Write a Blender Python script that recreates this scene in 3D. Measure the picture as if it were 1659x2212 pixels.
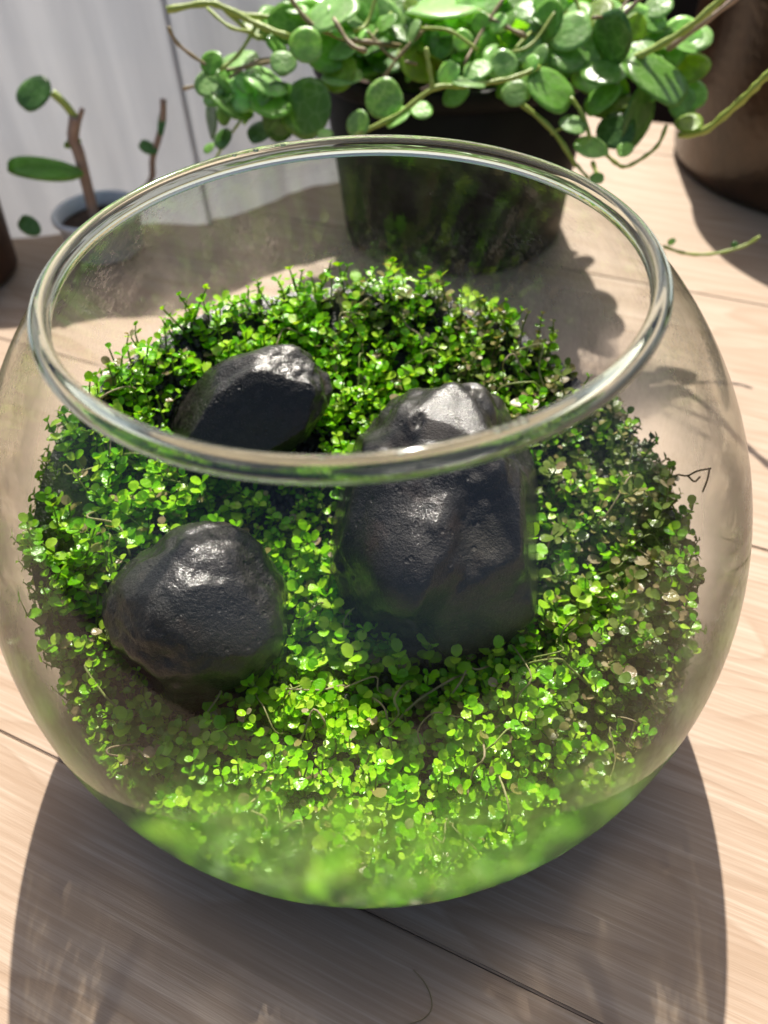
import bpy, bmesh, math, random
import numpy as np
from mathutils import Vector, Matrix, noise

for o in list(bpy.data.objects):
    bpy.data.objects.remove(o)
SC = bpy.context.scene
COL = SC.collection

# ------------------------------------------------------------------ camera
PITCH, ROLL = math.radians(46.5), math.radians(-3.23)
CAM = np.array([0.066, -2.287, 3.409])
FPX = 769.0
_c, _s = math.cos(PITCH), math.sin(PITCH)
FW = np.array([0, _c, -_s])
_up = np.array([0, _s, _c])
_rt = np.array([1.0, 0, 0])
RT = math.cos(ROLL) * _rt + math.sin(ROLL) * _up
UP = -math.sin(ROLL) * _rt + math.cos(ROLL) * _up
cd = bpy.data.cameras.new('camera')
cam = bpy.data.objects.new('camera', cd)
COL.objects.link(cam)
m = Matrix.Identity(4)
for i in range(3):
    m[i][0], m[i][1], m[i][2], m[i][3] = RT[i], UP[i], -FW[i], CAM[i]
cam.matrix_world = m
cd.sensor_fit = 'VERTICAL'
cd.sensor_height = 36.0
cd.sensor_width = 27.0
cd.lens = 36.0 * FPX / 1024.0
cd.clip_start, cd.clip_end = 0.01, 200
cd.dof.use_dof = True
cd.dof.focus_distance = 2.95
cd.dof.aperture_fstop = 0.75
SC.camera = cam

# ------------------------------------------------------------------ world and sun
SUN_EL, SUN_AZ = math.radians(50), math.radians(5)      # azimuth from +Y towards +X
w = bpy.data.worlds.new('World')
SC.world = w
w.use_nodes = True
nt = w.node_tree
nt.nodes.clear()
sky = nt.nodes.new('ShaderNodeTexSky')
sky.sky_type = 'NISHITA'
sky.sun_disc = False
sky.sun_elevation = SUN_EL
sky.sun_rotation = SUN_AZ
sky.dust_density = 4.0
sky.ozone_density = 0.4
bg = nt.nodes.new('ShaderNodeBackground')
bg.inputs['Strength'].default_value = 0.078
out = nt.nodes.new('ShaderNodeOutputWorld')
nt.links.new(sky.outputs[0], bg.inputs['Color'])
nt.links.new(bg.outputs[0], out.inputs['Surface'])
sd = bpy.data.lights.new('sun', 'SUN')
sd.energy = 4.9
sd.angle = math.radians(0.6)
sd.color = (1.0, 0.95, 0.87)
sun = bpy.data.objects.new('sun', sd)
COL.objects.link(sun)
ldir = Vector((math.sin(SUN_AZ) * math.cos(SUN_EL), math.cos(SUN_AZ) * math.cos(SUN_EL), math.sin(SUN_EL)))
sun.rotation_euler = ldir.to_track_quat('Z', 'Y').to_euler()
sun.location = ldir * 20
SC.view_settings.view_transform = 'Standard'
SC.view_settings.look = 'None'
SC.view_settings.exposure = 0.68
SC.view_settings.gamma = 1.0
SC.render.engine = 'CYCLES'
cy = SC.cycles
cy.use_denoising = True
cy.max_bounces = 12
cy.transparent_max_bounces = 24
cy.transmission_bounces = 10
cy.glossy_bounces = 4
cy.diffuse_bounces = 4
cy.caustics_reflective = False
cy.caustics_refractive = False
cy.blur_glossy = 0.5
cy.sample_clamp_indirect = 6.0

rng = np.random.default_rng(7)
random.seed(7)
K = 768.0 / 1659.0          # measurements were taken on a 1659 px wide view of the photograph


# ------------------------------------------------------------------ helpers
def ray(x, y):
    return FW + ((x * K - 384) / FPX) * RT - ((y * K - 512) / FPX) * UP


def at_y(x, y, Y):
    d = ray(x, y)
    return CAM + d * ((Y - CAM[1]) / d[1])


def at_z(x, y, Z):
    d = ray(x, y)
    return CAM + d * ((Z - CAM[2]) / d[2])


def tag(o, label=None, cat=None, group=None, kind=None):
    if label:
        o['label'] = label
    if cat:
        o['category'] = cat
    if group:
        o['group'] = group
    if kind:
        o['kind'] = kind
    return o


def link(name, data, parent=None, mat=None):
    o = bpy.data.objects.new(name, data)
    COL.objects.link(o)
    if parent is not None:
        o.parent = parent
    if mat is not None and data is not None and not data.materials:
        data.materials.append(mat)
    return o


def empty(name, loc=(0, 0, 0)):
    o = bpy.data.objects.new(name, None)
    o.empty_display_size = 0.1
    o.location = loc
    COL.objects.link(o)
    return o


def mesh_np(name, V, F, cols=None, smooth=True, rough=None):
    me = bpy.data.meshes.new(name)
    me.from_pydata([tuple(v) for v in V], [], [tuple(f) for f in F])
    me.update()
    if smooth:
        me.polygons.foreach_set('use_smooth', [True] * len(me.polygons))
    if cols is not None:
        a = me.color_attributes.new('Col', 'FLOAT_COLOR', 'POINT')
        c = np.ones((len(V), 4), np.float32)
        c[:, :3] = cols
        a.data.foreach_set('color', c.ravel())
    return me


def lathe(name, prof, n=96, smooth=True, closed=False):
    V, F = [], []
    T = np.linspace(0, 2 * math.pi, n, endpoint=False)
    for r, z in prof:
        for t in T:
            V.append((r * math.cos(t), r * math.sin(t), z))
    k = len(prof)
    for i in range(k if closed else k - 1):
        j = (i + 1) % k
        for a in range(n):
            b = (a + 1) % n
            F.append((i * n + a, i * n + b, j * n + b, j * n + a))
    return mesh_np(name, V, F, smooth=smooth)


def tube_geo(P, R, n=7, cap=True):
    """polyline tube, returns V, F"""
    P = np.asarray(P, float)
    R = np.broadcast_to(np.asarray(R, float), (len(P),))
    V, F = [], []
    ref = np.array([0.3, 0.2, 1.0])
    for i in range(len(P)):
        t = P[min(i + 1, len(P) - 1)] - P[max(i - 1, 0)]
        t = t / (np.linalg.norm(t) + 1e-9)
        a = np.cross(t, ref)
        if np.linalg.norm(a) < 1e-3:
            a = np.cross(t, [1, 0, 0])
        a /= np.linalg.norm(a)
        b = np.cross(t, a)
        for k in range(n):
            an = 2 * math.pi * k / n
            V.append(P[i] + R[i] * (math.cos(an) * a + math.sin(an) * b))
    for i in range(len(P) - 1):
        for k in range(n):
            l = (k + 1) % n
            F.append((i * n + k, i * n + l, (i + 1) * n + l, (i + 1) * n + k))
    if cap:
        F.append(tuple(range(n))[::-1])
        F.append(tuple((len(P) - 1) * n + q for q in range(n)))
    return V, F


def smooth_path(P, m=6):
    """Catmull-Rom"""
    P = np.asarray(P, float)
    Q = np.vstack([2 * P[0] - P[1], P, 2 * P[-1] - P[-2]])
    o = []
    for i in range(1, len(Q) - 2):
        p0, p1, p2, p3 = Q[i - 1:i + 3]
        for t in np.linspace(0, 1, m, endpoint=False):
            o.append(.5 * (2 * p1 + (p2 - p0) * t + (2 * p0 - 5 * p1 + 4 * p2 - p3) * t * t + (3 * p1 - p0 - 3 * p2 + p3) * t ** 3))
    o.append(P[-1])
    return np.array(o)


class Bag:
    """collects many small pieces into one mesh"""
    def __init__(s):
        s.V, s.F, s.C, s.n = [], [], [], 0

    def add(s, V, F, col=(1, 1, 1)):
        V = np.asarray(V, float)
        s.V.append(V)
        s.C.append(np.broadcast_to(np.asarray(col, float), (len(V), 3)))
        s.F += [tuple(i + s.n for i in f) for f in F]
        s.n += len(V)

    def mesh(s, name, smooth=True):
        return mesh_np(name, np.vstack(s.V), s.F, np.vstack(s.C), smooth)


# ------------------------------------------------------------------ material helpers
def newmat(name):
    M = bpy.data.materials.new(name)
    M.use_nodes = True
    M.node_tree.nodes.clear()
    return M, M.node_tree.nodes, M.node_tree.links


class NB:
    def __init__(s, name):
        s.M, s.N, s.L = newmat(name)
        s.out = s.N.new('ShaderNodeOutputMaterial')

    def n(s, t, **kw):
        q = s.N.new(t)
        for k, v in kw.items():
            if k.startswith('_'):
                setattr(q, k[1:], v)
            else:
                q.inputs[k.replace('__', ' ')].default_value = v
        return q

    def l(s, a, b):
        s.L.new(a, b)

    def math(s, op, a, b=None, clamp=False):
        q = s.N.new('ShaderNodeMath')
        q.operation = op
        q.use_clamp = clamp
        for i, v in enumerate((a, b)):
            if v is None:
                continue
            if isinstance(v, (int, float)):
                q.inputs[i].default_value = v
            else:
                s.l(v, q.inputs[i])
        return q.outputs[0]

    def ramp(s, fac, stops, interp='LINEAR'):
        q = s.N.new('ShaderNodeValToRGB')
        q.color_ramp.interpolation = interp
        el = q.color_ramp.elements
        while len(el) < len(stops):
            el.new(0.5)
        for e, (p, c) in zip(el, stops):
            e.position = p
            e.color = (*c, 1) if not isinstance(c, (int, float)) else (c, c, c, 1)
        s.l(fac, q.inputs[0])
        return q.outputs[0]

    def mix(s, fac, a, b, blend='MIX'):
        q = s.N.new('ShaderNodeMix')
        q.data_type = 'RGBA'
        q.blend_type = blend
        for k, v in ((0, fac), (6, a), (7, b)):
            if isinstance(v, (int, float)):
                q.inputs[k].default_value = v
            elif isinstance(v, tuple):
                q.inputs[k].default_value = (*v, 1)
            else:
                s.l(v, q.inputs[k])
        return q.outputs[2]

    def mixsh(s, fac, a, b):
        q = s.N.new('ShaderNodeMixShader')
        if isinstance(fac, (int, float)):
            q.inputs[0].default_value = fac
        else:
            s.l(fac, q.inputs[0])
        s.l(a, q.inputs[1])
        s.l(b, q.inputs[2])
        return q.outputs[0]

    def coord(s, scale=(1, 1, 1), rot=(0, 0, 0), loc=(0, 0, 0), kind='Object'):
        t = s.N.new('ShaderNodeTexCoord')
        mp = s.N.new('ShaderNodeMapping')
        mp.inputs['Scale'].default_value = scale
        mp.inputs['Rotation'].default_value = rot
        mp.inputs['Location'].default_value = loc
        s.l(t.outputs[kind], mp.inputs[0])
        return mp.outputs[0]

    def noise(s, vec, scale, detail=3, rough=.5, dist=0):
        q = s.N.new('ShaderNodeTexNoise')
        q.inputs['Scale'].default_value = scale
        q.inputs['Detail'].default_value = detail
        q.inputs['Roughness'].default_value = rough
        q.inputs['Distortion'].default_value = dist
        if vec is not None:
            s.l(vec, q.inputs['Vector'])
        return q.outputs['Fac']

    def bump(s, h, strength=.3, dist=.02):
        q = s.N.new('ShaderNodeBump')
        q.inputs['Strength'].default_value = strength
        q.inputs['Distance'].default_value = dist
        s.l(h, q.inputs['Height'])
        return q.outputs[0]

    def done(s, sh):
        s.l(sh, s.out.inputs['Surface'])
        return s.M


def principled(b, color, rough=.5, normal=None, spec=.5, coatn=None, **kw):
    p = b.N.new('ShaderNodeBsdfPrincipled')
    for k, v in (('Base Color', color), ('Roughness', rough), ('Specular IOR Level', spec)):
        if isinstance(v, (int, float)):
            p.inputs[k].default_value = v
        elif isinstance(v, tuple):
            p.inputs[k].default_value = (*v, 1)
        else:
            b.l(v, p.inputs[k])
    for k, v in kw.items():
        p.inputs[k.replace('__', ' ')].default_value = v
    if normal is not None:
        b.l(normal, p.inputs['Normal'])
    if coatn is not None:
        b.l(coatn, p.inputs['Coat Normal'])
    return p.outputs[0]


# --- pine
def mat_pine():
    b = NB('pine')
    oi = b.N.new('ShaderNodeObjectInfo')
    tc = b.N.new('ShaderNodeTexCoord')
    off = b.N.new('ShaderNodeVectorMath')
    off.operation = 'MULTIPLY_ADD'
    cb = b.N.new('ShaderNodeCombineXYZ')
    for i in range(3):
        b.l(oi.outputs['Random'], cb.inputs[i])
    b.l(cb.outputs[0], off.inputs[0])
    off.inputs[1].default_value = (37, 11, 5)
    b.l(tc.outputs['Object'], off.inputs[2])

    def mp(sc):
        q = b.N.new('ShaderNodeMapping')
        q.inputs['Scale'].default_value = sc
        b.l(off.outputs[0], q.inputs[0])
        return q.outputs[0]
    warp = b.noise(mp((.16, .75, .6)), 1.0, 3, .5)
    ring = b.math('MULTIPLY', warp, 15.0)
    sx = b.N.new('ShaderNodeSeparateXYZ')
    b.l(mp((1, 1, 1)), sx.inputs[0])
    ring = b.math('ADD', ring, b.math('MULTIPLY', sx.outputs['Y'], 3.2))
    fr = b.math('FRACT', ring)
    line = b.ramp(fr, [(0, 0.0), (.55, .12), (.86, .85), (.93, 1.0), (1.0, 0.0)])
    fib = b.noise(mp((1.2, 46, 30)), 1.0, 4, .6)
    fib2 = b.noise(mp((5, 160, 90)), 1.0, 2, .6)
    blot = b.noise(mp((.5, 1.5, 1)), 1.0, 3, .5)
    c = b.mix(b.math('MULTIPLY', line, .78), (.50, .385, .288), (.35, .24, .158))
    c = b.mix(b.ramp(blot, [(.35, 0), (.7, .45)]), c, (.42, .31, .22))
    c = b.mix(b.ramp(b.noise(mp((.35, 9, 4)), 1.0, 4, .6), [(.48, 0), (.66, .55)]), c, (.36, .25, .165))
    c = b.mix(b.ramp(fib, [(.42, .46), (.62, 0)]), c, (.30, .195, .118))
    c = b.mix(b.ramp(fib2, [(.35, .3), (.55, 0)]), c, (.34, .24, .16))
    h = b.math('ADD', b.math('MULTIPLY', fib, .5), b.math('MULTIPLY', line, -.35))
    h = b.math('ADD', h, b.math('MULTIPLY', fib2, .3))
    rg = b.ramp(fib, [(.3, .62), (.7, .42)])
    return b.done(principled(b, c, rg, b.bump(h, .30, .008), .35))


def mat_rock():
    b = NB('wet_basalt')
    v = b.coord()
    n1 = b.noise(v, 2.5, 5, .6)
    n2 = b.noise(v, 22, 6, .7)
    n3 = b.noise(v, 90, 3, .6)
    n4 = b.noise(v, 190, 2, .6)
    vo = b.N.new('ShaderNodeTexVoronoi')
    vo.inputs['Scale'].default_value = 17
    b.l(v, vo.inputs['Vector'])
    pit = b.ramp(vo.outputs['Distance'], [(.10, 0), (.22, 1)])
    c = b.mix(b.ramp(n1, [(.35, 0), (.65, 1)]), (.007, .006, .0052), (.022, .0185, .0155))
    c = b.mix(b.ramp(n2, [(.5, 0), (.75, .8)]), c, (.050, .044, .038))
    c = b.mix(b.ramp(b.noise(v, 1.7, 4), [(.56, 0), (.7, .5)]), c, (.040, .034, .014))
    c = b.mix(b.ramp(n4, [(.62, 0), (.70, .7)]), c, (.11, .095, .08))
    c = b.mix(b.ramp(b.noise(v, 5, 3), [(.60, 0), (.72, .5)]), c, (.050, .028, .018))
    h = b.math('ADD', b.math('MULTIPLY', n2, 1.0), b.math('MULTIPLY', n3, .45))
    h = b.math('ADD', h, b.math('MULTIPLY', pit, .5))
    hc = b.math('ADD', b.math('MULTIPLY', n3, .6), b.math('MULTIPLY', n4, .3))
    hc = b.math('ADD', hc, b.math('MULTIPLY', n2, .8))
    rg = b.ramp(b.noise(v, 3.5, 4), [(.36, .30), (.64, .6)])
    return b.done(principled(b, c, rg, b.bump(h, 1.0, .014), .18, b.bump(hc, 1.0, .0036), Coat__Weight=.95, Coat__Roughness=.105, Coat__IOR=1.4))


def mat_soil():
    b = NB('black_soil')
    v = b.coord()
    n = b.noise(v, 30, 4)
    c = b.ramp(n, [(.3, (.006, .006, .007)), (.7, (.028, .024, .022))])
    return b.done(principled(b, c, .35, b.bump(b.noise(v, 60, 3), .6, .02), .5))


def mat_leaf(name, trans=.45, rough=.32, attr=True, col=(.1, .25, .05), pale=None, coat=0.0):
    b = NB(name)
    if attr:
        a = b.N.new('ShaderNodeAttribute')
        a.attribute_name = 'Col'
        c = a.outputs['Color']
    else:
        oi = b.N.new('ShaderNodeObjectInfo')
        c = b.mix(oi.outputs['Random'], tuple(x * .72 for x in col), tuple(min(1, x * 1.3) for x in col))
        v = b.coord()
        vo = b.N.new('ShaderNodeTexVoronoi')
        vo.feature = 'DISTANCE_TO_EDGE'
        vo.inputs['Scale'].default_value = 2.3
        wv = b.N.new('ShaderNodeVectorMath')
        wv.operation = 'ADD'
        b.l(v, wv.inputs[0])
        rv = b.N.new('ShaderNodeCombineXYZ')
        for i in range(3):
            b.l(b.math('MULTIPLY', oi.outputs['Random'], 31.0), rv.inputs[i])
        b.l(rv.outputs[0], wv.inputs[1])
        b.l(wv.outputs[0], vo.inputs['Vector'])
        vein = b.ramp(vo.outputs['Distance'], [(0.0, 1), (.13, 0)])
        vein = b.math('MULTIPLY', vein, b.noise(wv.outputs[0], 2.2, 2))
        c = b.mix(b.math('MULTIPLY', vein, .8), c, pale or (.30, .42, .22))
        c = b.mix(b.ramp(b.noise(wv.outputs[0], 1.6, 4), [(.40, 0), (.68, .55)]), c, tuple(x * .6 for x in col))
    nrm = b.bump(b.noise(b.coord(), 3.0 if not attr else 40, 3), .25, .03)
    p = principled(b, c, rough, nrm, .5, Coat__Weight=coat)
    t = b.N.new('ShaderNodeBsdfTranslucent')
    tc = b.mix(1.0, c, (1.5, 1.35, .5), 'MULTIPLY')
    b.l(tc, t.inputs['Color'])
    return b.done(b.mixsh(trans, p, t.outputs[0]))


def mat_simple(name, c1, c2, scale=4, rough=.5, bump=.2, spec=.4, **kw):
    b = NB(name)
    v = b.coord()
    n = b.noise(v, scale, 4, .6)
    c = b.ramp(n, [(.3, c1), (.7, c2)])
    return b.done(principled(b, c, rough, b.bump(b.noise(v, scale * 6, 3), bump, .02), spec, **kw))


def mat_thin_glass():
    """one wall of thin glass: what it lets through, what it reflects, the condensation on it, and a low film added to block sun"""
    b = NB('bowl_glass')
    lw = b.N.new('ShaderNodeLayerWeight')
    lw.inputs['Blend'].default_value = .5
    f = lw.outputs['Facing']
    F = b.math('ADD', .04, b.math('MULTIPLY', b.math('POWER', f, 5.0), .75), True)
    tr = b.N.new('ShaderNodeBsdfTransparent')
    b.l(b.mix(b.math('POWER', f, 3.5), (.965, .97, .95), (.62, .65, .55)), tr.inputs['Color'])
    v = b.coord()
    sx = b.N.new('ShaderNodeSeparateXYZ')
    b.l(v, sx.inputs[0])
    n1 = b.noise(v, 1.8, 4, .55)
    zz = b.math('ADD', sx.outputs['Z'], b.math('MULTIPLY', b.math('SUBTRACT', n1, .5), .8))
    mr = b.N.new('ShaderNodeMapRange')
    mr.interpolation_type = 'SMOOTHSTEP'
    b.l(zz, mr.inputs[0])
    mr.inputs[1].default_value = 1.50
    mr.inputs[2].default_value = .90
    mr.inputs[3].default_value = .075
    mr.inputs[4].default_value = 1.6
    fine = b.noise(b.coord((1, 1, .55)), 38, 3, .6)
    mr2 = b.N.new('ShaderNodeMapRange')  # near-opaque film added low on the wall to block sun and deepen the bowl's shadow
    mr2.interpolation_type = 'SMOOTHSTEP'
    b.l(zz, mr2.inputs[0])
    mr2.inputs[1].default_value = .90
    mr2.inputs[2].default_value = .42
    mr2.inputs[3].default_value = 0
    mr2.inputs[4].default_value = 6.0
    patch = b.ramp(b.noise(v, 2.2, 3), [(.46, 0), (.66, 1)])
    grit = b.ramp(b.noise(b.coord((1, 1, .6)), 55, 2, .6), [(.46, 0), (.58, 1)])
    mist = b.math('MULTIPLY', b.math('MULTIPLY', patch, grit), .16)
    tau = b.math('MULTIPLY', b.math('ADD', b.math('ADD', mr.outputs[0], mist), mr2.outputs[0]), b.math('MULTIPLY', b.ramp(fine, [(.3, .6), (.7, 1.0)]), b.ramp(b.noise(b.coord((1, 1, .5)), 7, 3, .6), [(.36, .35), (.62, 1.4)])))
    cosv = b.math('ADD', b.math('SUBTRACT', 1.0, f), .12)
    fog = b.math('SUBTRACT', 1.0, b.math('POWER', 2.718, b.math('MULTIPLY', b.math('DIVIDE', tau, cosv), -1.0)), True)
    fog = b.math('MULTIPLY', fog, .96)
    rf = b.N.new('ShaderNodeBsdfRefraction')
    rf.inputs['IOR'].default_value = 1.12
    rf.inputs['Roughness'].default_value = .50
    tl = b.N.new('ShaderNodeBsdfTranslucent')
    tl.inputs['Color'].default_value = (.8, .8, .78, 1)
    df = b.N.new('ShaderNodeBsdfDiffuse')
    df.inputs['Color'].default_value = (.7, .7, .7, 1)
    milky = b.mixsh(.5, tl.outputs[0], df.outputs[0])
    fogsh = b.mixsh(.04, rf.outputs[0], milky)
    body = b.mixsh(fog, tr.outputs[0], fogsh)
    gl = b.N.new('ShaderNodeBsdfGlossy')
    gl.inputs['Roughness'].default_value = .035
    b.l(b.bump(fine, .06, .01), gl.inputs['Normal'])
    return b.done(b.mixsh(F, body, gl.outputs[0]))


def mat_rim():
    b = NB('rim_glass')
    g = b.N.new('ShaderNodeBsdfGlass')
    g.inputs['Color'].default_value = (.94, .965, .92, 1)
    g.inputs['IOR'].default_value = 1.48
    g.inputs['Roughness'].default_value = .004
    gl = b.N.new('ShaderNodeBsdfGlossy')
    gl.inputs['Roughness'].default_value = .07
    return b.done(b.mixsh(.03, g.outputs[0], gl.outputs[0]))


def mat_sheer():
    b = NB('sheer_fabric')
    v = b.coord((1, 1, .08))
    n = b.noise(v, 2.6, 4, .6)
    c = b.ramp(n, [(.35, (.47, .49, .525)), (.65, (.57, .59, .62))])
    d = b.N.new('ShaderNodeBsdfDiffuse')
    t = b.N.new('ShaderNodeBsdfTranslucent')
    b.l(c, d.inputs['Color'])
    b.l(c, t.inputs['Color'])
    tp_ = b.N.new('ShaderNodeBsdfTransparent')
    return b.done(b.mixsh(.12, b.mixsh(.62, d.outputs[0], t.outputs[0]), tp_.outputs[0]))


PINE = mat_pine()
ROCK = mat_rock()
SOIL = mat_soil()
GLASS = mat_thin_glass()
RIM = mat_rim()
SHEER = mat_sheer()
CARPET = mat_leaf('carpet_leaf', .30, .24)
STRAND = mat_leaf('dry_strand', .25, .5)
LEAF_MID = mat_leaf('trailing_leaf', .5, .30, False, (.24, .50, .085), (.46, .66, .28), .05)
LEAF_PALE = mat_leaf('trailing_leaf_pale', .5, .34, False, (.40, .68, .23), (.68, .82, .48), .05)
LEAF_DARK = mat_leaf('trailing_leaf_dark', .36, .28, False, (.12, .28, .06), (.26, .44, .17), .15)
LEAF_LIME = mat_leaf('trailing_leaf_lime', .5, .4, False, (.28, .44, .04), (.46, .56, .16))
STEM_G = mat_simple('green_stem', (.30, .40, .06), (.42, .50, .11), 9, .45)
STEM_B = mat_simple('brown_stem', (.24, .19, .07), (.38, .28, .16), 9, .5)
STEM_P = mat_simple('pink_stem', (.30, .20, .15), (.42, .30, .23), 6, .6)
BLACKPOT = mat_simple('black_plastic', (.007, .007, .006), (.014, .013, .011), 3, .55, .1, .15)
BROWNPOT = mat_simple('brown_glaze', (.020, .010, .005), (.075, .038, .018), 2.2, .28, .25, .6)
WHITEPOT = mat_simple('white_plastic', (.76, .77, .78), (.82, .83, .84), 2, .4, .05)
DARKWOOD = mat_simple('dark_boards', (.006, .007, .005), (.022, .017, .012), 1.3, .7, .3)
TERRA = mat_simple('brown_clay', (.05, .025, .014), (.12, .06, .035), 4, .7)
POTSOIL = mat_simple('potting_soil', (.02, .012, .008), (.10, .055, .035), 14, .9, .6)
DROP = RIM


# ------------------------------------------------------------------ ground and table
g = mesh_np('ground', [(-60, -60, -9), (60, -60, -9), (60, 60, -9), (-60, 60, -9)], [(0, 1, 2, 3)])
tag(link('ground', g, None, TERRA), kind='structure')

table = tag(empty('wooden_table', (0, 0, 0)), 'pale pine plank table top in sun carrying the glass bowl', 'table')
ANG = math.radians(-27)


def plank(o0, o1, length=26):
    wd, th, bv = (o1 - o0) - .004, .35, .008
    bm = bmesh.new()
    bmesh.ops.create_cube(bm, size=1)
    bmesh.ops.scale(bm, vec=(length, wd, th), verts=bm.verts)
    bmesh.ops.bevel(bm, geom=[e for e in bm.edges], offset=bv, segments=2, affect='EDGES')
    me = bpy.data.meshes.new('plank')
    bm.to_mesh(me)
    bm.free()
    o = link('plank', me, table, PINE)
    c = (o0 + o1) / 2
    nx, ny = -math.sin(ANG), math.cos(ANG)
    o.location = (nx * c, ny * c, -th / 2)
    o.rotation_euler = (0, 0, ANG)


for a, c in ((-6.48, -3.84), (-3.84, -1.2), (-1.2, 1.44), (1.44, 4.08), (4.08, 6.72), (6.72, 7.6)):
    plank(a, c)

# a loose hair on the wood near the front edge
P = [at_z(x, y, .006) for x, y in ((893, 2095), (915, 2120), (930, 2150), (932, 2180), (915, 2200), (885, 2212))]
V, F = tube_geo(smooth_path(P), .0022, 5)
tag(link('hair_strand', mesh_np('hair_strand', V, F), None, STEM_B), 'single fine curled hair lying on the shaded wood', 'hair')


# ------------------------------------------------------------------ bowl
def RB(z):
    s = np.clip((z - .957) / 1.625, -1, 1)
    s = np.sign(s) * np.abs(s) ** (1 / 1.027)
    return 1.505 * np.sqrt(1 - s * s) ** 1.027


bowl = tag(empty('glass_bowl', (0, 0, 0)), 'round clear glass terrarium bowl with thick rolled rim and fogged walls', 'bowl')
RIM_R, RIM_Z, TR = .966, 2.171, .032
zs = np.concatenate([[.012], np.linspace(.03, 2.150, 64)])
prof = [(0.0001, .06), (.6, .045), (1.0, .03)]
prof += [(float(RB(z)) - (.10 * max(0, 1 - z / .18) ** 2), float(z)) for z in zs]
link('glass_wall', lathe('glass_wall', prof, 128), bowl, GLASS)
# the rolled rim and the neck below it: solid glass
rp = [(RIM_R + TR * (1 + .10 * math.cos(3 * t)) * math.cos(t), RIM_Z - .006 + TR * (1.25 + .12 * math.cos(3 * t)) * math.sin(t)) for t in np.linspace(0, 2 * math.pi, 40, endpoint=False)]
link('rim', lathe('rim', rp, 160, True, True), bowl, RIM)
# solid glass foot
link('base', lathe('base', [(0.0001, .004), (.95, .004), (1.02, .012), (1.02, .028), (.95, .03), (0.0001, .03)], 96), bowl, RIM)
# water drops along the rim
dm = bpy.data.meshes.new('water_drop')
bm = bmesh.new()
bmesh.ops.create_uvsphere(bm, u_segments=12, v_segments=8, radius=1)
bm.to_mesh(dm)
bm.free()
dm.polygons.foreach_set('use_smooth', [True] * len(dm.polygons))
dm.materials.append(DROP)
for (x, y, r) in ((1052, 908, .012), (1062, 892, .011), (1078, 884, .010), (1066, 905, .009), (1102, 886, .013), (860, 962, .010), (700, 965, .008), (620, 330, .009), (560, 335, .010), (515, 345, .008)):
    p = at_z(x, y, 2.195)
    q = math.atan2(p[1], p[0])
    o = link('water_drop', dm, bowl)
    o.location = ((RIM_R - .012) * math.cos(q), (RIM_R - .012) * math.sin(q), 2.198)
    o.scale = (r * 1.2, r, r * .7)


# ------------------------------------------------------------------ soil
def soil_z(x, y):
    n = noise.noise(Vector((x * 2.1, y * 2.1, .3))) * .06
    r = math.hypot(x, y)
    back = max(0, y)
    z = .60 + .26 * max(0, -x - .55) * (y > -.6) * min(1, (y + .6) / .5 if y > -.6 else 0) + .12 * (r / 1.4) ** 5 * (1 if y > -.4 else max(0, 1 + (y + .4) / .5)) + .30 * y + .07 * back + n - .10 * max(0, x) * back - .03 * max(0, x) + .06 * max(0, -x) * back
    return max(.16, z + .10 * max(0, -y - .5) * (1 if x < .2 else max(0, 1 - (x - .2) * 2)))


V, F = [], []
NR, NT = 22, 72
for i in range(NR):
    for j in range(NT):
        t = 2 * math.pi * j / NT
        r = i / (NR - 1)
        rr = r * 1.4
        for _ in range(4):
            z = soil_z(rr * math.cos(t), rr * math.sin(t))
            rr = r * (float(RB(z)) - .045)
        V.append((rr * math.cos(t), rr * math.sin(t), z))
for i in range(NR - 1):
    for j in range(NT):
        k = (j + 1) % NT
        F.append((i * NT + j, (i + 1) * NT + j, (i + 1) * NT + k, i * NT + k))
base = len(V)
ND = 8
for d in range(1, ND + 1):
    for j in range(NT):
        top = V[(NR - 1) * NT + j]
        z = top[2] + (.07 - top[2]) * d / ND
        t = 2 * math.pi * j / NT
        r = min(float(RB(z)) - .045, 1.5) - (.12 if d == ND else 0)
        V.append((r * math.cos(t), r * math.sin(t), z))
for d in range(ND):
    for j in range(NT):
        k = (j + 1) % NT
        a = (NR - 1) * NT if d == 0 else base + (d - 1) * NT
        b_ = base + d * NT
        F.append((a + j, b_ + j, b_ + k, a + k))
F.append(tuple(base + (ND - 1) * NT + j for j in range(NT))[::-1])
tag(link('soil', mesh_np('soil', V, F), None, SOIL), 'black soil bed sloping up to the back inside the glass bowl', 'soil', kind='stuff')


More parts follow.
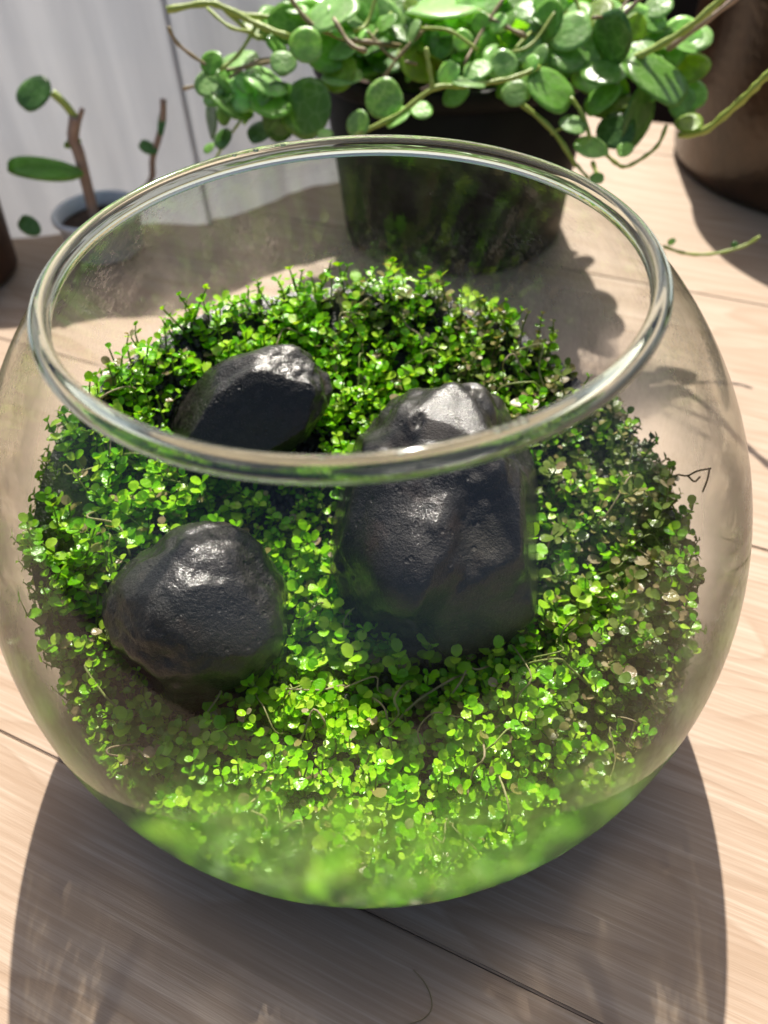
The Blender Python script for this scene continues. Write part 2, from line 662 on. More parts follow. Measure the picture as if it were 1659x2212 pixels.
# ------------------------------------------------------------------ rocks
def rock(name, label, c, semi, rot, seed, amp=.16, planes=(), dents=()):
    bm = bmesh.new()
    bmesh.ops.create_icosphere(bm, subdivisions=6, radius=1)
    off = Vector((seed * 3.1, seed * 1.7, seed * 7.3))
    for v in bm.verts:
        p = v.co.normalized()
        r = 1 + amp * noise.noise(p * 1.3 + off) + amp * .5 * noise.noise(p * 2.7 + off) + amp * .16 * noise.noise(p * 7 + off)
        r += amp * .07 * noise.noise(p * 19 + off) + amp * .04 * noise.noise(p * 45 + off)
        q = p * r
        for n, d in planes:
            n = Vector(n).normalized()
            e = q.dot(n) - d
            if e > 0:
                q -= n * e * .82
        for dc, dr, dd in dents:
            e = (p - Vector(dc).normalized()).length
            if e < dr:
                k = 1 - e / dr
                q -= p * dd * k * k * (3 - 2 * k)
        v.co = q
    me = bpy.data.meshes.new(name)
    bm.to_mesh(me)
    bm.free()
    me.polygons.foreach_set('use_smooth', [True] * len(me.polygons))
    o = link(name, me, None, ROCK)
    M = Matrix.Translation(c) @ (Matrix.Rotation(math.radians(rot[2]), 4, 'Z') @ Matrix.Rotation(math.radians(rot[1]), 4, 'Y') @ Matrix.Rotation(math.radians(rot[0]), 4, 'X'))
    M = M @ Matrix.Diagonal((*semi, 1))
    me.transform(Matrix.Translation((-c[0], -c[1], -c[2])) @ M)
    o.location = c
    tag(o, label, 'rock', 'wet dark rocks set in the terrarium')
    return o


ROCKS = [((-.76, -.28, .76), (.39, .38, .36)), ((.31, .12, .82), (.46, .60, .44)), ((-.58, .62, 1.10), (.40, .30, .27))]
rock('rock', 'rounded dark grey rock at the front, lowest left of the three', (-.76, -.27, .71), (.39, .38, .39), (10, 0, 10), 1.3, .13,
     [((.3, -.5, .8), .93), ((-.3, .2, .95), .93)], [((-.75, -.65, .0), .5, .2)])
rock('rock', 'largest dark rock with a pitted top rising beside the rear sprigs', (.31, .12, .83), (.49, .64, .47), (24, 0, -8), 4.1, .20,
     [((.05, .30, .95), .92), ((-.5, -.5, .7), .90), ((.95, .05, .25), .86), ((-.92, .1, .3), .88), ((.3, -.85, .45), .9)], [((.25, .75, .6), .11, .09), ((-.2, .45, .85), .08, .08), ((.72, .45, .5), .35, .16), ((-.25, -.50, .62), .55, -.17), ((.35, -.25, .75), .40, .10)])
rock('rock', 'smooth shiny dark rock lying at the back under the bowl rim', (-.57, .62, 1.08), (.43, .28, .235), (10, -22, 12), 2.2, .15,
     [((.1, -.75, .65), .75), ((-.6, .2, .75), .8)])


# ------------------------------------------------------------------ carpet plants
def unit_leaf(seed):
    """small round leaf, base at origin, along +x, unit length"""
    r = random.Random(seed)
    wd = r.uniform(.40, .50)
    pts = [(0, 0, 0)]
    cup = r.uniform(.05, .16)
    rim = []
    for k in range(9):
        a = -math.pi * .86 + 2 * math.pi * .86 * k / 8
        x = .52 + .48 * math.cos(a)
        y = wd * math.sin(a)
        rim.append((x, y, cup * (abs(y) / wd) ** 2 - .10 * x * x))
    ctr = (.52, 0, -.03)
    V = [(0, 0, 0)] + rim + [ctr]
    F = [(10, i, i + 1) for i in range(1, 9)] + [(10, 9, 0), (10, 0, 1)]
    return np.array(V, float), F


LV = [unit_leaf(i) for i in range(5)]


def frame(d, up=(0, 0, 1)):
    d = np.asarray(d, float)
    d = d / np.linalg.norm(d)
    y = np.cross(up, d)
    if np.linalg.norm(y) < 1e-4:
        y = np.cross([1, 0, 0], d)
    y /= np.linalg.norm(y)
    return np.stack([d, y, np.cross(d, y)])


def in_rock(x, y, m=0.0):
    for (c, s) in ROCKS:
        if ((x - c[0]) / (s[0] + m)) ** 2 + ((y - c[1]) / (s[1] + m)) ** 2 < 1:
            return True
    return False


GREENS = [(.22, .57, .006), (.28, .65, .008), (.36, .68, .016), (.14, .44, .006), (.45, .70, .05)]
OLIVE = [(.15, .24, .03), (.22, .29, .06), (.30, .27, .10), (.11, .20, .03)]
PINKISH = [(.36, .27, .15), (.40, .33, .20), (.30, .26, .09)]


def sprig_geo(base, h, r, lean, pal, pal2, p2, leaf, npairs, bag, stembag=None):
    d = np.array([lean[0], lean[1], 1.0])
    d /= np.linalg.norm(d)
    P = [base]
    for k in range(1, npairs + 1):
        d = d + r.normal(0, .16, 3)
        d /= np.linalg.norm(d)
        P.append(P[-1] + d * h / npairs)
    sv, sf = tube_geo(P, np.linspace(.0065, .004, len(P)), 4, False)
    (stembag or bag).add(sv, sf, (.16, .26, .03))
    a0 = r.uniform(0, math.pi)
    for k in range(1, npairs + 1):
        a = a0 + k * math.pi / 2 + r.normal(0, .25)
        last = k == npairs
        for s in (0, math.pi):
            L = leaf * r.uniform(.75, 1.2) * (.8 if last else 1)
            el = r.uniform(.1, .6) if not last else r.uniform(.5, 1.0)
            dv = np.array([math.cos(a + s) * math.cos(el), math.sin(a + s) * math.cos(el), math.sin(el)])
            Fm = frame(dv, (r.normal(0, .2), r.normal(0, .2), 1))
            lv, lf = LV[r.integers(5)]
            c = pal[r.integers(len(pal))] if r.random() > p2 else pal2[r.integers(len(pal2))]
            bag.add(P[k] + (lv * L) @ Fm, lf, np.array(c) * r.uniform(.8, 1.2))


bag = Bag()
r = np.random.default_rng(11)
cells = {}
nspr = 0
for tries in range(26000):
    t = r.uniform(0, 2 * math.pi)
    rr = math.sqrt(r.uniform(0, 1)) * 1.5
    x, y = rr * math.cos(t), rr * math.sin(t)
    z = soil_z(x, y)
    if rr > float(RB(z + .05)) - .05:
        continue
    if in_rock(x, y, -.03):
        continue
    dens = noise.noise(Vector((x * 2.3, y * 2.3, 4.2)))
    mind = .043 if dens > -.3 else .07
    key = (int(x / .06), int(y / .06))
    ok = True
    for i in (-1, 0, 1):
        for j in (-1, 0, 1):
            for q in cells.get((key[0] + i, key[1] + j), ()):
                if (q[0] - x) ** 2 + (q[1] - y) ** 2 < mind * mind:
                    ok = False
    if not ok:
        continue
    cells.setdefault(key, []).append((x, y))
    nspr += 1
    brown = max(0, min(.75, (x - .35) * .8 + (y - .1) * .25))
    pal = GREENS if r.random() > brown else OLIVE
    p2 = .06 + .15 * brown
    h = r.uniform(.09, .24) * (1.0 + .25 * (dens > .2))
    lim = float(RB(z + h)) - .09
    lean = r.normal(0, .28, 2) + np.array([0, .05])
    sprig_geo(np.array([x, y, z - .02]), h, r, lean, pal, PINKISH, p2, r.choice((.030, .038, .046, .052, .062)) * r.uniform(.9, 1.1), r.integers(3, 6), bag)
# stems pressed against the glass below the soil line
for i in range(4200):
    t = r.uniform(-math.pi, math.pi)
    zt = soil_z(1.36 * math.cos(t), 1.36 * math.sin(t))
    z0 = r.uniform(max(.20, zt - .45), zt + .06)
    rr = float(RB(z0)) - .045
    x, y = rr * math.cos(t), rr * math.sin(t)
    if y > .75 or r.random() > .55:
        continue
    pal = GREENS if r.random() > max(0, min(.7, (x - .7) * .9)) else OLIVE
    sprig_geo(np.array([x, y, z0 - .05]), r.uniform(.07, .16), r, np.array([x, y]) * .25 + r.normal(0, .3, 2), pal, PINKISH, .06, r.uniform(.034, .060), r.integers(2, 4), bag)
for v in bag.V:
    q = np.hypot(v[:, 0], v[:, 1])
    lim = RB(np.clip(v[:, 2], .02, 2.1)) - .022
    k = np.where(q > lim, lim / q, 1.0)
    v[:, 0] *= k
    v[:, 1] *= k
    v[:, 2] = np.maximum(v[:, 2], .08)
o = link('ground_cover', bag.mesh('ground_cover'), None, CARPET)
tag(o, 'bright green carpet of tiny round leaved plants filling the bowl around the rocks', 'ground cover', kind='stuff')

# pale roots and dry runners
bag = Bag()
for i in range(60):
    while True:
        t = r.uniform(0, 2 * math.pi)
        rr = math.sqrt(r.uniform(0, 1)) * 1.32
        x, y = rr * math.cos(t), rr * math.sin(t)
        if not in_rock(x, y, .04):
            break
    a = r.uniform(0, 2 * math.pi)
    L = r.uniform(.12, .38)
    P = []
    for s in np.linspace(0, 1, 5):
        px, py = x + math.cos(a) * L * s, y + math.sin(a) * L * s
        q = math.hypot(px, py)
        if q > 1.3:
            px, py = px * 1.3 / q, py * 1.3 / q
        P.append((px + r.normal(0, .03), py + r.normal(0, .03), soil_z(px, py) + .06 + .12 * math.sin(math.pi * s) + r.normal(0, .02)))
    V, F = tube_geo(smooth_path(P, 4), r.uniform(.003, .0055), 5)
    bag.add(V, F, [(.42, .40, .18), (.40, .33, .20), (.30, .36, .10)][r.integers(3)])
o = link('dry_runners', bag.mesh('dry_runners'), None, STRAND)
tag(o, 'thin pale dry runners and roots tangled among the carpet leaves', 'roots', kind='stuff')

def on_wall(x, y):
    d = ray(x, y)
    t = np.linspace(.2, 1.6, 3000) * 3.4
    Q = CAM + t[:, None] * d
    ins = (np.hypot(Q[:, 0], Q[:, 1]) < RB(np.clip(Q[:, 2], 0, 2.1)) - .03) & (Q[:, 2] > .05) & (Q[:, 2] < 2.1)
    return Q[np.where(ins)[0][-1]]


rt = empty('dry_root', tuple(on_wall(1454, 1030)))
tag(rt, 'thin dark dry root clinging to the inside of the right glass wall', 'root')
for pts in (((1440, 1040), (1462, 1026), (1484, 1028), (1505, 1018), (1535, 1012)), ((1533, 1012), (1528, 1036), (1518, 1062)), ((1486, 1028), (1500, 1040), (1512, 1030))):
    P = smooth_path([on_wall(*q) - np.array(rt.location) for q in pts], 4)
    V, F = tube_geo(P, .0045, 5)
    link('strand', mesh_np('strand', V, F), rt, TERRA)

# soil granules
ico = bmesh.new()
bmesh.ops.create_icosphere(ico, subdivisions=1, radius=1)
ico.verts.ensure_lookup_table()
IV = np.array([v.co for v in ico.verts])
IF = [tuple(v.index for v in f.verts) for f in ico.faces]
ico.free()
bag = Bag()
for i in range(2600):
    t = r.uniform(0, 2 * math.pi)
    rr = math.sqrt(r.uniform(0, 1)) * 1.44
    x, y = rr * math.cos(t), rr * math.sin(t)
    z = soil_z(x, y)
    if rr > float(RB(z)) - .09:
        continue
    s = r.uniform(.018, .034)
    bag.add(IV * s * r.uniform(.8, 1.2, 3) + np.array([x, y, z + r.uniform(0, .02)]), IF)
tag(link('soil_granules', bag.mesh('soil_granules'), None, SOIL), 'small round black soil pellets showing between the carpet leaves', 'soil pellets', kind='stuff')

# sprigs that can be told apart: each a stem and its leaves
leaf_meshes = []
for i, (lv, lf) in enumerate(LV):
    for ci, c in enumerate((GREENS[1], GREENS[2], GREENS[4])):
        me = mesh_np('leaf', lv, lf, np.broadcast_to(np.array(c), (len(lv), 3)))
        me.materials.append(CARPET)
        leaf_meshes.append(me)


def sprig(label, group, base, top, npairs, leaf):
    base, top = np.array(base), np.array(top)
    root = tag(empty('leafy_sprig', tuple(base)), label, 'sprig', group)
    h = np.linalg.norm(top - base)
    P = [np.zeros(3)]
    bend = r.normal(0, .06, 3) * h
    for k in range(1, npairs + 1):
        s = k / npairs
        P.append((top - base) * s + bend * math.sin(math.pi * s))
    V, F = tube_geo(smooth_path(P, 3), .0065, 6)
    me = mesh_np('stem', V, F, np.broadcast_to(np.array((.16, .28, .03)), (len(V), 3)))
    me.materials.append(CARPET)
    link('stem', me, root)
    a0 = r.uniform(0, math.pi)
    for k in range(1, npairs + 1):
        a = a0 + k * math.pi / 2 + r.normal(0, .2)
        for s in (0, math.pi):
            el = r.uniform(.05, .5) if k < npairs else r.uniform(.5, .9)
            dv = np.array([math.cos(a + s) * math.cos(el), math.sin(a + s) * math.cos(el), math.sin(el)])
            Fm = frame(dv, (r.normal(0, .15), r.normal(0, .15), 1))
            o = link('leaf', leaf_meshes[r.integers(len(leaf_meshes))], root)
            L = leaf * r.uniform(.85, 1.15)
            M = Matrix.Identity(4)
            for i in range(3):
                for j in range(3):
                    M[j][i] = Fm[i][j] * L
                M[i][3] = P[k][i]
            o.matrix_basis = M


def sprig_px(label, group, bx, by, z, tx, ty, h, n, leaf):
    b0 = at_z(bx, by, z)
    t0 = at_z(tx, ty, z + h)
    sprig(label, group, b0, t0, n, leaf)


ORD = ['topmost', 'second', 'third', 'fourth', 'fifth', 'sixth', 'seventh', 'eighth', 'ninth', 'lowest']
LR = ['first', 'second', 'third', 'fourth', 'fifth', 'sixth', 'seventh', 'eighth', 'ninth']
SG = 'leafy sprigs standing up from the green carpet'
sprig_px('small sprig between rear rock and bowl rim', SG, 505, 990, .86, 512, 930, .16, 2, .066)
sprig_px('thin upright sprig just behind the rim between the two rear rocks', SG, 630, 985, .84, 630, 925, .17, 2, .060)
sprig_px('tall sprig standing in front of the front left rock', SG, 410, 1490, .42, 402, 1440, .18, 3, .055)
sprig_px('topmost broad leaved sprig at the back wall of the bowl', SG, 850, 640, 1.10, 852, 590, .16, 2, .085)
sprig_px('sprig leaning on the right side of the largest rock', SG, 1165, 1270, .58, 1150, 1160, .26, 4, .070)
CG = 'column of sprigs between the two front rocks'
for i, (x, y) in enumerate(((650, 1170), (690, 1195), (655, 1230), (715, 1235), (690, 1270), (640, 1275), (715, 1310), (660, 1330), (700, 1360), (735, 1385))):
    sprig_px('pale green sprig between the two front rocks, %s %s' % (ORD[i], 'of the column' if i in (0, 9) else 'from the top'), CG, x, y + 55, .56 - .012 * i, x, y, .17, 3, .062)
FG = 'sprigs along the foot of the largest rock'
for i, (x, y) in enumerate(((760, 1420), (860, 1410), (930, 1390), (985, 1420), (1040, 1320), (1090, 1330), (1180, 1300), (1250, 1290))):
    sprig_px('bright green sprig at the foot of the largest rock, %s from the left' % LR[i], FG, x, y + 50, .47 + .0004 * (1400 - y), x, y, .16, 3, .064)
BG = 'sprigs along the back edge of the carpet'
for i, (x, y) in enumerate(((480, 650), (560, 640), (640, 700), (690, 650), (770, 610), (940, 615), (1010, 640), (1060, 665), (1100, 690))):
    sprig_px('upright sprig on the back edge of the carpet, %s from the left' % LR[i], BG, x, y + 50, 1.08 if x < 1000 else .98, x, y, .18, 4, .062)


# ------------------------------------------------------------------ background
def pot(name, label, c, profile, mat, soil_r=None, soil_z_=None, parts=()):
    t = tag(empty(name, c), label, 'pot')
    link('pot_wall', lathe('pot_wall', profile, 72), t, mat)
    if soil_r:
        link('potting_soil', lathe('potting_soil', [(0.0001, soil_z_ + .03), (soil_r * .6, soil_z_ + .02), (soil_r, soil_z_)], 40), t, POTSOIL)
    return t


PC = (.86, 4.62)
bp = pot('plant_pot', 'black plastic pot behind the bowl holding the trailing plant', (PC[0], PC[1], .0),
         [(.0001, .01), (.97, .01), (.99, .03), (1.10, 1.38), (1.08, 1.40), (1.02, 1.38), (.95, .5)], BLACKPOT, 1.02, 1.32)
link('pot_rim', lathe('pot_rim', [(1.10, 1.36), (1.15, 1.37), (1.165, 1.40), (1.165, 1.50), (1.15, 1.515), (1.12, 1.515), (1.10, 1.49), (1.095, 1.36)], 72, True, True), bp, BLACKPOT)
pot('plant_pot', 'wide glossy dark brown pot standing on sunlit wood beside the trailing plant', (4.92, 5.55, 0),
    [(.0001, .01), (1.58, .01), (1.62, .04), (1.65, .12), (1.69, .9), (1.70, 1.5), (1.74, 1.62), (1.75, 1.70), (1.70, 1.72), (1.60, 1.62), (1.58, 1.3)], BROWNPOT, 1.6, 1.5)
cp = at_z(205, 470, .36)
pot('plant_pot', 'small round white plastic pot with the pink stemmed plant', (cp[0], cp[1] + .1, 0),
    [(.0001, .01), (.30, .01), (.32, .03), (.37, .33), (.40, .35), (.40, .38), (.38, .40), (.355, .38), (.345, .28)], WHITEPOT, .345, .27)
pot('plant_pot', 'small dark brown clay pot half hidden at the end of the white screen', tuple(at_z(-95, 600, 0)),
    [(.0001, .01), (.5, .01), (.55, .05), (.62, .8), (.66, .82), (.66, .95), (.62, .96), (.58, .8)], TERRA, .58, .8)

# sheer white screen: two hanging panels in folds
scr = tag(empty('fabric_screen', (-1.45, 4.95, 0)), 'sheer white fabric screen hanging in soft vertical folds behind the pots', 'screen')


def drape(x0, x1, y0, y1, h, seed):
    n, mz = 110, 10
    V, F = [], []
    for side in (0, 1):
        for j in range(mz + 1):
            for i in range(n + 1):
                s = i / n
                z = h * j / mz
                q = noise.noise(Vector((s * 5 * (x1 - x0) / 3, z * .25, seed))) * .10 + .010 * math.sin(s * 46 + 2.5 * noise.noise(Vector((s * 6, z * .3, seed + 4))))
                V.append((x0 + (x1 - x0) * s, y0 + (y1 - y0) * s + q + side * .012, z))
    N = (n + 1) * (mz + 1)
    for side in (0, 1):
        for j in range(mz):
            for i in range(n):
                a = side * N + j * (n + 1) + i
                f = (a, a + 1, a + n + 2, a + n + 1)
                F.append(f if side == 0 else f[::-1])
    return mesh_np('panel', V, F)


link('panel', drape(-3.9, .02, -.25, .0, 1.95, 1.0), scr, SHEER)
link('panel', drape(-.02, 2.3, .03, 1.35, 1.95, 9.0), scr, SHEER)

# dark board wall far behind the plant
wl = tag(empty('board_wall', (3.5, 9.2, 0)), 'dark brown board wall in shade behind the trailing plant', 'wall')
for i in range(9):
    bm = bmesh.new()
    bmesh.ops.create_cube(bm, size=1)
    bmesh.ops.scale(bm, vec=(1.15, .08, 6.0), verts=bm.verts)
    bmesh.ops.bevel(bm, geom=list(bm.edges), offset=.012, segments=1, affect='EDGES')
    me = bpy.data.meshes.new('plank')
    bm.to_mesh(me)
    bm.free()
    o = link('plank', me, wl, DARKWOOD)
    o.location = (-3.9 + i * 1.17, random.uniform(-.01, .01), -.6)

# ------------------------------------------------------------------ trailing plant
tp = tag(empty('trailing_plant', (PC[0], PC[1], 1.35)), 'trailing plant with round glossy green leaves spilling from the black pot', 'plant')
TPO = np.array([PC[0], PC[1], 1.35])


def coin_leaf(seed):
    rr_ = random.Random(seed)
    V, F = [], []
    rings, n = 4, 20
    V.append((0, 0, .0))
    cup = rr_.uniform(.04, .12)
    tip = rr_.uniform(0, .12)
    for i in range(1, rings + 1):
        q = i / rings
        for k in range(n):
            a = 2 * math.pi * k / n
            rad = q * (1 + tip * max(0, math.cos(a)) ** 6 - .10 * max(0, -math.cos(a)) ** 10)
            x, y = rad * math.cos(a), rad * math.sin(a)
            z = -cup * q ** 2 + .07 * abs(y) + .035 * math.sin(3 * a + seed) * q * q
            V.append((x, y, z))
    for k in range(n):
        F.append((0, 1 + k, 1 + (k + 1) % n))
    for i in range(rings - 1):
        for k in range(n):
            l = (k + 1) % n
            F.append((1 + i * n + k, 1 + (i + 1) * n + k, 1 + (i + 1) * n + l, 1 + i * n + l))
    # thickness: a second skin below
    m0 = len(V)
    V += [(x, y, z - .018) for x, y, z in V]
    F += [tuple(q + m0 for q in f[::-1]) for f in F]
    e0 = 1 + (rings - 1) * n
    for k in range(n):
        l = (k + 1) % n
        F.append((e0 + k, m0 + e0 + k, m0 + e0 + l, e0 + l))
    return mesh_np('leaf', V, F)


LM = {}
for key, mat in (('m', LEAF_MID), ('p', LEAF_PALE), ('d', LEAF_DARK), ('l', LEAF_LIME)):
    LM[key] = []
    for i in range(4):
        me = coin_leaf(i)
        me.materials.append(mat)
        LM[key].append(me)


def leaf_px(x, y, a, b, th, tone, Y, sgn=1):
    """a, b: half axes as seen; th: tilt of the long axis; Y: its distance behind the bowl"""
    p = at_y(x, y, Y)
    dep = float((p - CAM) @ FW)
    L = a * K * dep / FPX
    t = math.radians(th)
    d = (p - CAM) / np.linalg.norm(p - CAM)
    r0 = RT - float(RT @ d) * d
    r0 /= np.linalg.norm(r0)
    u0 = np.cross(r0, d)
    mx = math.cos(t) * r0 + math.sin(t) * u0
    pr = -math.sin(t) * r0 + math.cos(t) * u0
    ph = math.acos(max(.12, min(1, b / a)))
    v = math.cos(ph) * pr + sgn * math.sin(ph) * d
    nn = np.cross(mx, v)
    o = link('leaf', LM[tone][random.randrange(4)], tp)
    fl = random.choice((1, -1))
    M = Matrix.Identity(4)
    for i in range(3):
        M[i][0], M[i][1], M[i][2] = mx[i] * L * fl, v[i] * L * fl, nn[i] * L
        M[i][3] = p[i] - TPO[i]
    o.matrix_basis = M


LEAVES = [
    (662, 97, 37, 35, 0, 'p', 3.35), (610, 134, 29, 23, 0, 'p', 3.3), (550, 192, 44, 31, 80, 'd', 3.5), (657, 237, 62, 54, 60, 'm', 3.3),
    (610, 238, 60, 42, 80, 'd', 3.4), (485, 182, 38, 33, 20, 'l', 3.6), (457, 252, 42, 11, 85, 'd', 3.5), (485, 240, 32, 16, 75, 'p', 3.55),
    (530, 250, 17, 9, 70, 'p', 3.4), (701, 290, 17, 11, 5, 'p', 3.1), (743, 164, 46, 18, 4, 'p', 3.45), (514, 130, 42, 18, 15, 'p', 3.7),
    (641, 18, 26, 11, -5, 'p', 3.7), (722, 23, 62, 30, 25, 'p', 3.6), (745, 70, 26, 11, -8, 'p', 3.55), (831, 212, 42, 40, 30, 'p', 3.15),
    (772, 269, 28, 24, 70, 'p', 3.05), (857, 253, 31, 15, 32, 'p', 3.05), (912, 237, 25, 17, 0, 'p', 3.1), (969, 159, 28, 23, 60, 'p', 3.2),
    (1016, 177, 38, 11, -5, 'p', 3.12), (1029, 150, 32, 20, 15, 'p', 3.22), (1086, 138, 31, 28, 0, 'p', 3.25), (998, 86, 22, 21, 0, 'p', 3.4),
    (1037, 47, 22, 19, 60, 'm', 3.5), (1073, 49, 23, 16, 35, 'p', 3.5), (1115, 200, 30, 26, 0, 'p', 3.15), (886, 73, 35, 12, 62, 'p', 3.55),
    (972, 62, 36, 14, 15, 'm', 3.6), (964, 8, 88, 20, 3, 'p', 3.8), (886, 161, 18, 8, 60, 'm', 3.5), (1146, 138, 22, 15, 60, 'p', 3.25),
    (1192, 195, 57, 36, -35, 'm', 3.15), (1320, 77, 53, 40, -70, 'd', 3.3), (1234, 67, 47, 36, 20, 'p', 3.5), (1179, 48, 44, 34, 70, 'm', 3.6),
    (1230, 122, 42, 30, -5, 'm', 3.4), (1310, 154, 50, 25, 3, 'm', 3.2), (1298, 214, 43, 24, 40, 'm', 3.12), (1425, 170, 77, 36, -32, 'm', 3.2),
    (1474, 221, 40, 28, -60, 'm', 3.25), (1333, 282, 42, 37, 0, 'd', 3.1), (1381, 250, 67, 28, 82, 'd', 3.2), (1240, 269, 31, 18, -15, 'p', 3.0),
    (1275, 317, 39, 20, -14, 'p', 2.95), (1349, 323, 18, 15, 20, 'p', 2.95), (1371, 58, 28, 25, -50, 'l', 3.5), (1323, 16, 26, 14, -20, 'p', 3.7),
    (1390, 96, 28, 14, -5, 'p', 3.5), (1483, 102, 27, 9, -18, 'm', 3.4), (1163, 122, 24, 16, 60, 'p', 3.3), (1490, 265, 30, 18, 0, 'l', 3.1),
    (1374, 120, 14, 10, 10, 'p', 3.35), (905, 30, 40, 14, -5, 'm', 3.75), (820, 60, 34, 18, 30, 'm', 3.7), (800, 100, 38, 16, 20, 'd', 3.75),
    (1110, 85, 30, 16, -20, 'm', 3.7), (1140, 20, 34, 20, 10, 'p', 3.8), (560, 60, 40, 20, -20, 'l', 3.8), (590, 40, 36, 20, -30, 'm', 3.85),
    (480, 300, 24, 16, 50, 'd', 3.4), (560, 285, 30, 20, 30, 'd', 3.35), (450, 320, 14, 8, 40, 'm', 3.3), (545, 155, 26, 16, 60, 'm', 3.6),
    (700, 60, 36, 22, 10, 'm', 3.7), (690, 130, 40, 22, -30, 'd', 3.7), (850, 130, 44, 20, 15, 'd', 3.7), (940, 115, 40, 18, -10, 'd', 3.7),
    (1290, 385, 16, 12, 0, 'm', 2.75), (1450, 522, 9, 7, 30, 'p', 2.6), (1587, 528, 7, 9, 80, 'd', 2.6),
]
for q in LEAVES:
    leaf_px(*q, sgn=1 if q[5] != 'd' or random.random() < .5 else -1)
for i in range(64):
    x = random.uniform(455, 1500)
    e = abs(x - 960) / 520
    y = random.uniform(5, 150 + 90 * e) if random.random() < .8 else random.uniform(150, 250)
    a = random.uniform(26, 50)
    leaf_px(x, y, a, a * random.uniform(.45, .95), random.uniform(-50, 50), random.choice('ppppmmml'), 3.25 + (250 - y) / 250 * .5)
# leaves deeper in the mound and on its far side
for i in range(190):
    a = random.uniform(0, 2 * math.pi)
    rr = 1.12 * math.sqrt(random.random())
    p = np.array([PC[0] + rr * math.cos(a) * 1.15, PC[1] + rr * math.sin(a), 1.52 + random.uniform(0, .62) * (1 - .40 * rr)])
    if p[1] < 3.75 and p[2] < 1.6:
        p[2] += .1
    L = random.uniform(.12, .22)
    o = link('leaf', LM[random.choice('mmmmppdl')][random.randrange(4)], tp)
    o.location = tuple(p - TPO)
    o.rotation_euler = (random.gauss(0, .55), random.gauss(0, .55), random.uniform(0, 6.28))
    o.scale = (L, L * random.uniform(.75, 1), L)

STEMS = [
    ([(360, 22, 3.6), (440, 8, 3.65), (480, 15, 3.65), (560, 55, 3.6), (625, 80, 3.5)], .040, STEM_G), ([(480, 15, 3.66), (545, 75, 3.6), (565, 82, 3.6)], .032, STEM_G),
    ([(500, 28, 3.66), (560, 36, 3.7), (640, 38, 3.75)], .034, STEM_G), ([(615, -20, 3.7), (665, 45, 3.6), (710, 72, 3.55), (770, 88, 3.5), (800, 92, 3.5), (870, 100, 3.7)], .032, STEM_B),
    ([(363, 58, 3.5), (385, 95, 3.5), (430, 130, 3.5), (475, 152, 3.48), (540, 142, 3.45), (590, 132, 3.4)], .024, STEM_B), ([(395, 192, 3.6), (440, 182, 3.62), (500, 175, 3.65)], .022, STEM_B),
    ([(740, 310, 3.0), (780, 287, 3.02), (860, 248, 3.05), (935, 192, 3.1), (1000, 186, 3.12), (1060, 178, 3.14), (1110, 168, 3.16), (1165, 145, 3.25)], .032, STEM_G),
    ([(935, 192, 3.1), (927, 145, 3.15), (920, 102, 3.2)], .030, STEM_G), ([(825, 172, 3.4), (870, 112, 3.45), (925, 55, 3.55)], .024, STEM_B),
    ([(1003, 138, 3.25), (1040, 70, 3.45), (1092, -10, 3.6)], .022, STEM_B), ([(1100, 215, 3.2), (1140, 235, 3.12), (1200, 290, 3.0), (1245, 360, 2.9)], .030, STEM_G),
    ([(1232, 210, 3.12), (1260, 250, 3.05), (1275, 300, 2.97)], .026, STEM_G), ([(1720, 120, 2.7), (1655, 165, 2.8), (1620, 200, 2.85), (1570, 245, 2.95), (1520, 283, 3.02), (1465, 292, 3.1)], .048, STEM_G),
    ([(1360, 132, 3.35), (1440, 90, 3.3), (1500, 50, 3.25), (1580, -20, 3.2)], .046, STEM_G), ([(1440, 108, 3.35), (1530, 42, 3.32), (1610, -20, 3.3)], .036, STEM_P),
    ([(1300, 325, 2.95), (1330, 352, 2.92), (1352, 360, 2.92), (1390, 340, 2.95), (1422, 312, 3.0), (1440, 270, 3.05)], .026, STEM_G),
    ([(1432, 532, 2.62), (1475, 546, 2.6), (1515, 550, 2.6), (1560, 545, 2.6), (1610, 530, 2.6), (1642, 510, 2.6)], .022, STEM_G),
    ([(1240, -10, 3.7), (1255, 30, 3.6), (1265, 60, 3.55)], .030, STEM_G), ([(1340, 40, 3.6), (1400, -20, 3.6)], .03, STEM_P), ([(1190, 290, 3.05), (1215, 275, 3.05), (1235, 270, 3.02)], .018, STEM_G),
    ([(520, 260, 3.5), (485, 310, 3.45), (465, 345, 3.4)], .018, STEM_G), ([(1245, 355, 2.9), (1270, 385, 2.8)], .022, STEM_G), ([(1280, 350, 3.0), (1290, 380, 2.9)], .03, STEM_G),
]
for i in range(16):
    x = random.uniform(470, 1450)
    y = random.uniform(20, 170)
    Y = random.uniform(3.2, 3.6)
    dx = random.choice((-1, 1)) * random.uniform(50, 130)
    STEMS.append(([(x, y, Y), (x + dx * .5, y - random.uniform(10, 45), Y + .1), (x + dx, y - random.uniform(40, 110), Y + .25)], random.uniform(.018, .030), random.choice((STEM_G, STEM_G, STEM_B))))
for pts, rad, mat in STEMS:
    P = smooth_path([at_y(*q) - TPO for q in pts], 5)
    rads = rad * .5 * np.array([1 + .18 * math.sin(i * 1.7) for i in range(len(P))])
    V, F = tube_geo(P, rads, 8)
    link('stem', mesh_np('stem', V, F), tp, mat)

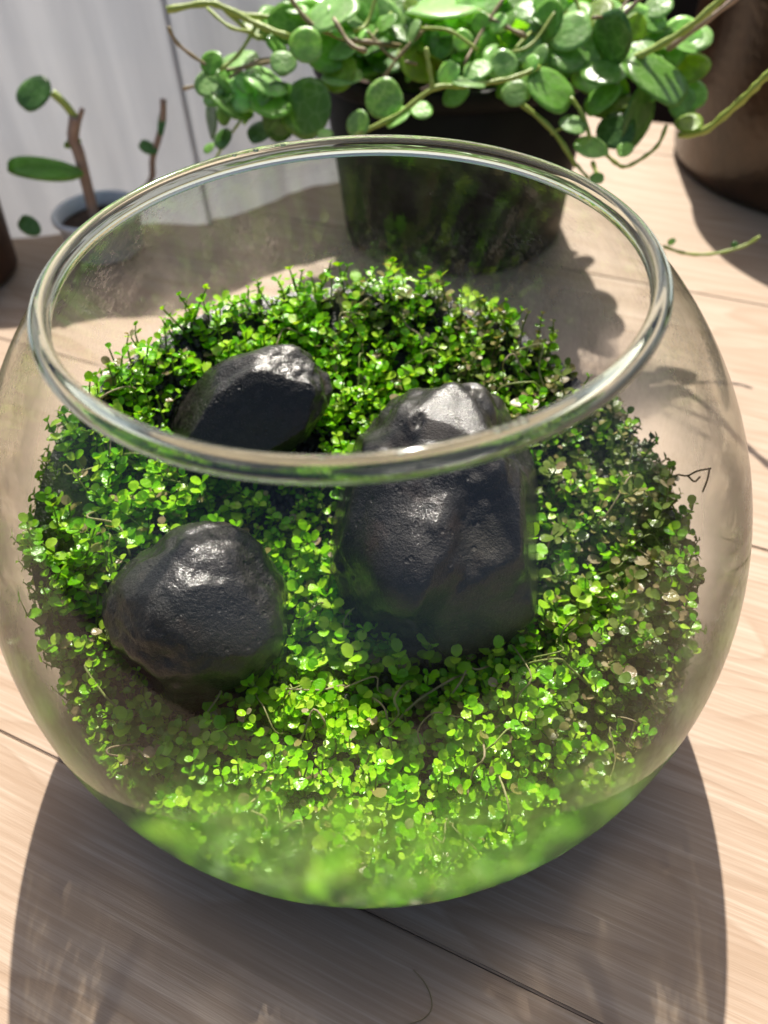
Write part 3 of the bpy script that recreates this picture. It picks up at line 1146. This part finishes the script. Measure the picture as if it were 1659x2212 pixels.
# ------------------------------------------------------------------ pink stemmed plant in the small white pot
yp = cp[1]
root = np.array([cp[0], yp + .1, .30])
sp = tag(empty('potted_seedling', tuple(root)), 'young plant with pinkish stems and few leaves in the small white pot', 'plant')
for pts, rad, mat in (
    ([(205, 470, yp), (190, 410, yp), (170, 330, yp), (158, 300, yp), (163, 250, yp)], .050, STEM_P),
    ([(163, 255, yp), (140, 225, yp), (112, 200, yp)], .032, STEM_G), ([(160, 300, yp), (168, 270, yp), (178, 235, yp)], .020, STEM_P),
    ([(225, 470, yp + .1), (320, 400, yp + .3), (330, 340, yp + .3), (350, 270, yp + .3), (353, 215, yp + .3)], .028, STEM_P),
):
    V, F = tube_geo(smooth_path([at_y(*q) - root for q in pts], 5), rad, 8)
    link('stem', mesh_np('stem', V, F), sp, mat)


def leaf_on(parent, org, x, y, a, b, th, tone, Y, sgn=1):
    n0 = len(tp.children)
    leaf_px(x, y, a, b, th, tone, Y, sgn)
    o = [q for q in bpy.data.objects if q.parent == tp][-1]
    return o


def leaf_for(par, org, x, y, a, b, th, tone, Y, sgn=1):
    p = at_y(x, y, Y)
    dep = float((p - CAM) @ FW)
    L = a * K * dep / FPX
    t = math.radians(th)
    mx = math.cos(t) * RT + math.sin(t) * UP
    pr = -math.sin(t) * RT + math.cos(t) * UP
    v = pr * (b / a)
    nn = np.cross(mx, pr)
    o = link('leaf', LM[tone][1], par)
    M = Matrix.Identity(4)
    for i in range(3):
        M[i][0], M[i][1], M[i][2] = mx[i] * L, v[i] * L, nn[i] * L
        M[i][3] = p[i] - org[i]
    o.matrix_basis = M


leaf_for(sp, root, 72, 203, 42, 34, 50, 'd', yp)
leaf_for(sp, root, 88, 365, 84, 26, -6, 'm', yp - .1)
leaf_for(sp, root, 62, 487, 28, 20, -35, 'd', yp - .4)
leaf_for(sp, root, 318, 318, 22, 14, -30, 'd', yp + .28)
leaf_for(sp, root, 350, 262, 34, 9, 84, 'd', yp + .28)
leaf_for(sp, root, 155, 310, 20, 9, 20, 'l', yp - .02)
